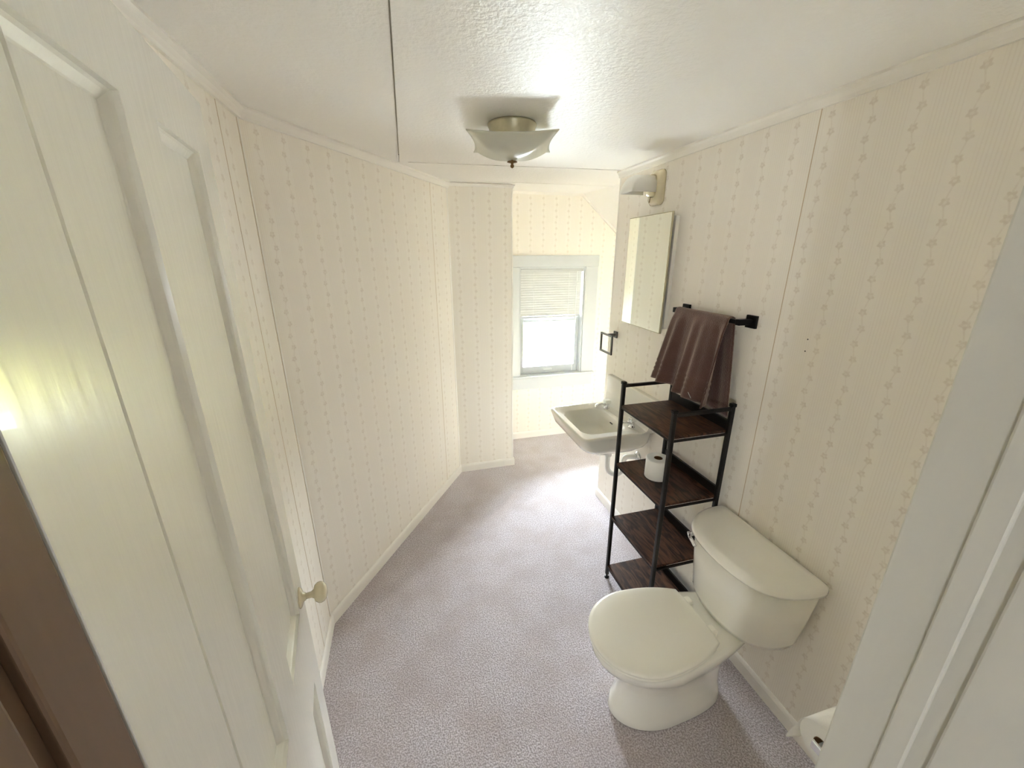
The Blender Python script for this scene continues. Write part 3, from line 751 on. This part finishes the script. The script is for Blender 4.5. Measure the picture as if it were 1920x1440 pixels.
# ------------------------------------------------------------------ sink
sink = empty('wall_sink', (XR, 2.14, 0.84)); tag(sink, 'white wall-hung porcelain sink with backsplash under the mirror', 'sink')
SO = Vector((XR, 2.14, 0.84))
def sr(xa, xb, ya, yb, r, z, n=7): return [v-SO for v in rrect(xa, xb, ya, yb, r, z, n)]
Y0, Y1 = 1.865, 2.415
bm = BM()
rs = [sr(1.12, 1.25, 2.06, 2.22, 0.05, 0.650), sr(1.08, 1.30, 2.00, 2.28, 0.07, 0.660), sr(1.02, 1.35, 1.94, 2.34, 0.08, 0.690),
      sr(0.965, 1.37, 1.895, 2.385, 0.07, 0.730), sr(0.935, 1.377, 1.878, 2.402, 0.06, 0.760), sr(0.925, 1.377, 1.872, 2.408, 0.055, 0.790),
      sr(0.914, 1.377, 1.866, 2.414, 0.045, 0.826), sr(0.913, 1.377, 1.865, 2.415, 0.045, 0.836), sr(0.918, 1.377, 1.870, 2.410, 0.042, 0.843), sr(0.928, 1.377, 1.880, 2.400, 0.036, 0.844),
      sr(0.938, 1.372, 1.892, 2.388, 0.03, 0.838), sr(0.962, 1.262, 1.945, 2.345, 0.075, 0.834), sr(0.972, 1.254, 1.953, 2.337, 0.075, 0.828),
      sr(0.985, 1.245, 1.968, 2.322, 0.07, 0.790), sr(1.01, 1.235, 1.99, 2.30, 0.065, 0.730), sr(1.05, 1.22, 2.03, 2.26, 0.06, 0.698), sr(1.13, 1.17, 2.12, 2.16, 0.019, 0.690)]
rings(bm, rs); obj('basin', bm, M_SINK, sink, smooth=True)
# backsplash, sloping face
bm = BM(); ya, yb = 1.83, 2.412
def bs(xf, z, e, yin=0.0): return [Vector((xf, ya+e+yin, z))-SO, Vector((xf, yb-e-yin, z))-SO, Vector((1.377, yb-e, z))-SO, Vector((1.377, ya+e, z))-SO]
rings(bm, [bs(1.285, 0.835, 0.035), bs(1.318, 0.855, 0.028), bs(1.335, 0.93, 0.014), bs(1.341, 1.025, 0.004), bs(1.343, 1.043, 0.0), bs(1.350, 1.047, 0.003)])
obj('backsplash', bm, M_SINK, sink, bevel=0.005, segs=3)
for i, yy in enumerate((2.300, 1.975)):
    bm = BM(); lathe(bm, [(0.024, 0.834), (0.024, 0.842), (0.016, 0.848), (0.014, 0.872), (0.018, 0.876)], Vector((1.292, yy, 0))-Vector((SO.x, SO.y, SO.z)), 'Z', 20)
    f = obj('faucet', bm, M_CHROME, sink, smooth=True)
    bm = BM(); tube(bm, [Vector(p)-SO for p in smoothpath([(1.286, yy, 0.862), (1.255, yy, 0.874), (1.222, yy, 0.872), (1.205, yy, 0.856)], 4)], 0.0085, 12); obj('spout', bm, M_CHROME, f, smooth=True)
    bm = BM(); rings(bm, [[v-SO for v in rrect(1.292-s_, 1.292+s_, yy-s_, yy+s_, 0.005, z)] for s_, z in ((0.014, 0.876), (0.020, 0.880), (0.021, 0.895), (0.017, 0.902))]); obj('tap_handle', bm, M_CHROME if i else M_PLAST, f, bevel=0.002)
bm = BM(); box(bm, 1.2425-SO.x, 1.2475-SO.x, 2.128-SO.y, 2.158-SO.y, 0.794-SO.z, 0.800-SO.z); obj('overflow_slot', bm, M_SOCK, sink)
bm = BM(); lathe(bm, [(0.020, 0.6905), (0.020, 0.6925), (0.010, 0.6915)], Vector((1.15, 2.14, 0))-SO, 'Z', 20); obj('drain', bm, M_CHROME, sink)
# waste pipe
DXp, DYp = 1.225, 2.115
trap = empty('drain_trap', (DXp, DYp, 0.65)); tag(trap, 'white plastic drain trap under the sink running into the wall', 'drain pipe')
TO = Vector((DXp, DYp, 0.65))
bm = BM(); tube(bm, [Vector((DXp, DYp, 0.655))-TO, Vector((DXp, DYp, 0.600))-TO], 0.014, 14); obj('tailpiece', bm, M_CHROME, trap, smooth=True)
bm = BM(); lathe(bm, [(0.024, -0.052), (0.024, -0.070), (0.021, -0.074)], (0, 0, 0), 'Z', 20); obj('slip_nut', bm, M_PVC, trap)
bm = BM()
pth = smoothpath([(DXp, DYp, 0.590), (DXp, DYp, 0.500), (DXp+0.012, DYp-0.010, 0.462), (DXp+0.040, DYp-0.032, 0.450), (DXp+0.068, DYp-0.054, 0.470), (DXp+0.078, DYp-0.062, 0.520), (DXp+0.082, DYp-0.066, 0.575), (DXp+0.100, DYp-0.080, 0.598), (XR+0.01, DYp-0.110, 0.602)], 5)
tube(bm, [p-TO for p in pth], 0.0165, 16); obj('trap_pipe', bm, M_PVC, trap, smooth=True)
bm = BM(); lathe(bm, [(0.036, 0.0), (0.035, -0.005), (0.021, -0.012)], Vector((XR, DYp-0.109, 0.602))-TO, 'X', 28); obj('escutcheon', bm, M_CHROME, trap, smooth=True)

# ------------------------------------------------------------------ mirror cabinet
mc = empty('mirror_cabinet', (XR, 2.07, 1.745)); tag(mc, 'thin rectangular mirror cabinet on the right wall above the sink', 'mirror')
MO = Vector((XR, 2.07, 1.745))
bm = BM(); box(bm, 1.356-XR, 0.0, 1.868-MO.y, 2.275-MO.y, 1.46-MO.z, 2.035-MO.z); obj('cabinet_body', bm, M_TRIM, mc, bevel=0.002)
MR = Matrix.Translation((1.353-XR, 2.287-MO.y, 0)) @ Matrix.Rotation(math.radians(-2.65), 4, 'Z') @ Matrix.Translation((-1.353+XR, -2.287+MO.y, 0))
bm = BM(); box(bm, 1.343-XR, 1.353-XR, 1.852-MO.y, 2.287-MO.y, 1.438-MO.z, 2.053-MO.z, MR); dr = obj('cabinet_door', bm, M_NICKEL, mc, bevel=0.001, label='thin metal edged mirror door')
bm = BM(); box(bm, 1.3422-XR, 1.3434-XR, 1.856-MO.y, 2.283-MO.y, 1.442-MO.z, 2.049-MO.z, MR); obj('mirror_glass', bm, M_MIRROR, dr)

# ------------------------------------------------------------------ wall sconce
scn = empty('wall_sconce', (XR, 2.08, 2.2)); tag(scn, 'old cream wall light with curved white shade above the mirror', 'wall light')
bm = BM()
def yz(y0_, y1_, z0_, z1_, r, x): return [Vector((x-XR, v.x, v.y)) for v in rrect(y0_, y1_, z0_, z1_, r, 0, 6)]
rings(bm, [yz(-0.062, 0.062, -0.098, 0.076, 0.030, 1.378), yz(-0.062, 0.062, -0.098, 0.076, 0.030, 1.366), yz(-0.052, 0.052, -0.088, 0.066, 0.028, 1.352), yz(-0.040, 0.040, -0.075, 0.055, 0.025, 1.344)])
sb = obj('sconce_base', bm, M_SCONCE, scn, smooth=True)
bm = BM(); rings(bm, [yz(-0.028, 0.028, -0.060, 0.052, 0.02, 1.345), yz(-0.026, 0.026, -0.052, 0.050, 0.02, 1.315), yz(-0.022, 0.022, -0.02, 0.045, 0.018, 1.300)]); obj('socket_housing', bm, M_SCONCE, scn, smooth=True)
bm = BM(); tube(bm, [(1.334-XR, 0, -0.04), (1.330-XR, 0.0, -0.085)], 0.0025, 6); obj('pull_chain', bm, M_BRASS, scn)
# shade: quarter-round hood, open below and towards the wall
bm = BM(); prof = []
for k in range(11):
    a = PI/2*k/10; prof.append((1.235-0.050*math.sin(a), -0.010+0.055*math.cos(a)))
prof = [(1.325, 0.045)] + prof
g = []
ny = 12
for j in range(ny+1):
    v = -1+2*j/ny
    g.append([bm.verts.new((p[0]-XR, v*0.062, p[1]+0.0 - 0.022*abs(v)**3 - (0.008*math.cos(v*PI*2.0)+0.006 if i == 0 else 0))) for i, p in enumerate(prof)])
for j in range(ny):
    for i in range(len(prof)-1): bm.faces.new((g[j][i], g[j][i+1], g[j+1][i+1], g[j+1][i]))
# cheeks
for j in (0, ny):
    lowv = [bm.verts.new((v.co.x, v.co.y, -0.040)) for v in g[j]]
    for i in range(len(prof)-1): bm.faces.new((g[j][i], g[j][i+1], lowv[i+1], lowv[i]))
low2 = [bm.verts.new((row[-1].co.x, row[-1].co.y, -0.040)) for row in g]
for j in range(ny): bm.faces.new((g[j][-1], g[j+1][-1], low2[j+1], low2[j]))
bmesh.ops.remove_doubles(bm, verts=bm.verts[:], dist=0.0001)
o = obj('sconce_shade', bm, M_SHADE, scn, smooth=True, label='curved white glass shade')
s_ = o.modifiers.new('thick', 'SOLIDIFY'); s_.thickness = 0.004
bm = BM(); tube(bm, [(1.305-XR, 0, 0.0), (1.285-XR, 0, 0.0), (1.26-XR, 0, 0.0), (1.235-XR, 0, 0.0), (1.215-XR, 0, 0.0)], [0.012, 0.014, 0.022, 0.022, 0.008], 14); obj('light_bulb', bm, M_BULB, scn, smooth=True)

# ------------------------------------------------------------------ towel bar and towel
BXX, BZ = 1.312, 1.585
tb = empty('towel_bar', (XR, 1.52, BZ)); tag(tb, 'black square towel bar on the right wall, towel hanging on it', 'towel bar')
for yy in (1.318, 1.722):
    bm = BM(); box(bm, -0.012, 0.0, yy-1.52-0.026, yy-1.52+0.026, -0.026, 0.026); pl = obj('wall_plate', bm, M_BLACK, tb, bevel=0.002)
    bm = BM(); box(bm, BXX-0.012-XR, -0.010, yy-1.52-0.011, yy-1.52+0.011, -0.012, 0.012); obj('bracket', bm, M_BLACK, pl, bevel=0.002)
bm = BM(); box(bm, BXX-0.008-XR, BXX+0.008-XR, 1.318-1.52, 1.722-1.52, -0.009, 0.009); obj('bar', bm, M_BLACK, tb, bevel=0.002)

tow = empty('towel', (BXX, 1.53, BZ)); tag(tow, 'dark brown terry towel folded over the black towel bar', 'towel')
def fold(u):   # u 0 (far, window side) .. 1 (near)
    return 0.5*math.sin(2*PI*(1.9*u+0.10)) + 0.33*math.sin(2*PI*(3.6*u+0.55)) + 0.18*math.sin(2*PI*(6.1*u+0.2))
bm = BM(); nu, ns_ = 60, 70; g = []
LF = 0.375; LB = 0.405; arc = 0.055
for j in range(ns_+1):
    s = j/ns_*(LF+arc+LB); row = []
    for i in range(nu+1):
        u = i/nu
        if s < LB:           # back layer rising from the hem to the bar
            d = LB-s; x = BXX+0.017 + 0.006*fold(1-u)*min(1, d/0.1); drop = d; amp = 0
            k = d/LB; x += 0.010*k
            dz = -drop*(1.0 - 0.09*(0.5-u))
            yy = 0.170-0.340*u + (-0.030 - 0.004*u)*k
            z = dz
        elif s < LB+arc:
            a = (s-LB)/arc*PI; x = BXX+0.017*math.cos(a); z = 0.013*math.sin(a)+0.002; yy = 0.170-0.340*u
        else:
            d = s-LB-arc; k = d/LF
            x = BXX-0.017 - 0.026*k - (0.034*(0.22+k))*(0.60+fold(u))*min(1, d/0.05)
            z = -d*(0.985 + 0.09*(u-0.5))
            yy = 0.170-0.340*u + (0.050-0.045*u)*k
            h = (LF-d)
            if 0.045 < h < 0.115:       # woven border bands
                x += 0.0026*(1 if int((h-0.045)/0.0117) % 2 == 0 else -0.6)
        row.append(bm.verts.new((x-BXX, yy, z)))
    g.append(row)
for j in range(ns_):
    for i in range(nu): bm.faces.new((g[j][i], g[j][i+1], g[j+1][i+1], g[j+1][i]))
o = obj('towel_cloth', bm, M_TOWEL, tow, smooth=True)
s_ = o.modifiers.new('thick', 'SOLIDIFY'); s_.thickness = 0.007; s_.offset = 0
# small white care tag
bm = BM(); vs = [bm.verts.new(p) for p in ((-0.082, -0.070, -0.340), (-0.086, -0.076, -0.341), (-0.083, -0.094, -0.362), (-0.079, -0.088, -0.361))]
f_ = bm.faces.new(vs); r__ = bmesh.ops.extrude_face_region(bm, geom=[f_])
for v in [e for e in r__['geom'] if isinstance(e, bmesh.types.BMVert)]: v.co.x += 0.0015
obj('care_tag', bm, M_PLAST, tow, label='small white care tag')

# ------------------------------------------------------------------ towel ring
rg = empty('towel_ring', (XR, 2.40, 1.33)); tag(rg, 'dark square towel ring on the wall beside the window alcove', 'towel ring')
bm = BM(); box(bm, -0.010, 0, -0.022, 0.022, -0.022, 0.022); obj('wall_plate', bm, M_RING, rg, bevel=0.002)
bm = BM(); box(bm, -0.062, -0.009, -0.008, 0.008, -0.008, 0.008); obj('arm', bm, M_RING, rg, bevel=0.0015)
bm = BM()
ry0, ry1, rz0, rz1, q = -0.060, 0.100, -0.128, 0.004, 0.0055
for a in ((ry0, ry1, rz1-2*q, rz1), (ry0, ry1, rz0, rz0+2*q), (ry0, ry0+2*q, rz0+2*q, rz1-2*q), (ry1-2*q, ry1, rz0+2*q, rz1-2*q)):
    box(bm, -0.060-q, -0.060+q, a[0], a[1], a[2], a[3])
bmesh.ops.remove_doubles(bm, verts=bm.verts[:], dist=0.0001)
obj('square_ring', bm, M_RING, rg)

# ------------------------------------------------------------------ toilet paper on the front wall by the doorway
hp = empty('toilet_paper_holder', (0.95, BY0, 0.70)); tag(hp, 'chrome toilet paper holder on the doorway wall, mostly hidden by the jamb', 'toilet paper holder')
for xx in (0.885, 1.015):
    bm = BM(); box(bm, xx-0.95-0.004, xx-0.95+0.004, 0, 0.195, -0.012, 0.012); obj('bracket', bm, M_CHROME, hp, bevel=0.002)
bm = BM(); tube(bm, [(-0.063, 0.18, 0), (0.063, 0.18, 0)], 0.008, 12); obj('spindle', bm, M_PLAST, hp)
pr = empty('toilet_paper_roll', (0.95, BY0+0.18, 0.70)); tag(pr, 'white toilet paper roll with hanging sheet at the lower right, behind the jamb', 'toilet paper')
bm = BM(); R_ = 0.056
lathe(bm, [(0.021, -0.052), (R_, -0.052), (R_, 0.052), (0.021, 0.052), (0.021, -0.052)], (0, 0, 0), 'X', 40, False, False); obj('paper', bm, M_PAPER, pr)
bm = BM(); lathe(bm, [(0.0205, -0.0525), (0.0205, 0.0525), (0.019, 0.0525), (0.019, -0.0525), (0.0205, -0.0525)], (0, 0, 0), 'X', 24, False, False); obj('cardboard_core', bm, M_CORE, pr, label='brown cardboard core')
bm = BM(); g = []
for k in range(22):
    t = k/21
    if t < 0.5:
        a = PI*0.62 - t/0.5*PI*0.62; p = (math.cos(a)*(R_+0.002), math.sin(a)*(R_+0.002))
    else:
        tt = (t-0.5)/0.5; p = (R_+0.002+0.006*math.sin(tt*2.2), -0.078*tt)
    g.append([bm.verts.new((x_ - (0.006*t if i == 0 else 0), p[0]+(0.022 if i == 0 else 0.004)*max(0, t-0.5), p[1])) for i, x_ in enumerate((-0.054, -0.027, 0.0, 0.027, 0.052))])
for a, b_ in zip(g, g[1:]):
    for i in range(4): bm.faces.new((a[i], a[i+1], b_[i+1], b_[i]))
o = obj('loose_sheet', bm, M_PAPER, pr, smooth=True); s_ = o.modifiers.new('t', 'SOLIDIFY'); s_.thickness = 0.001
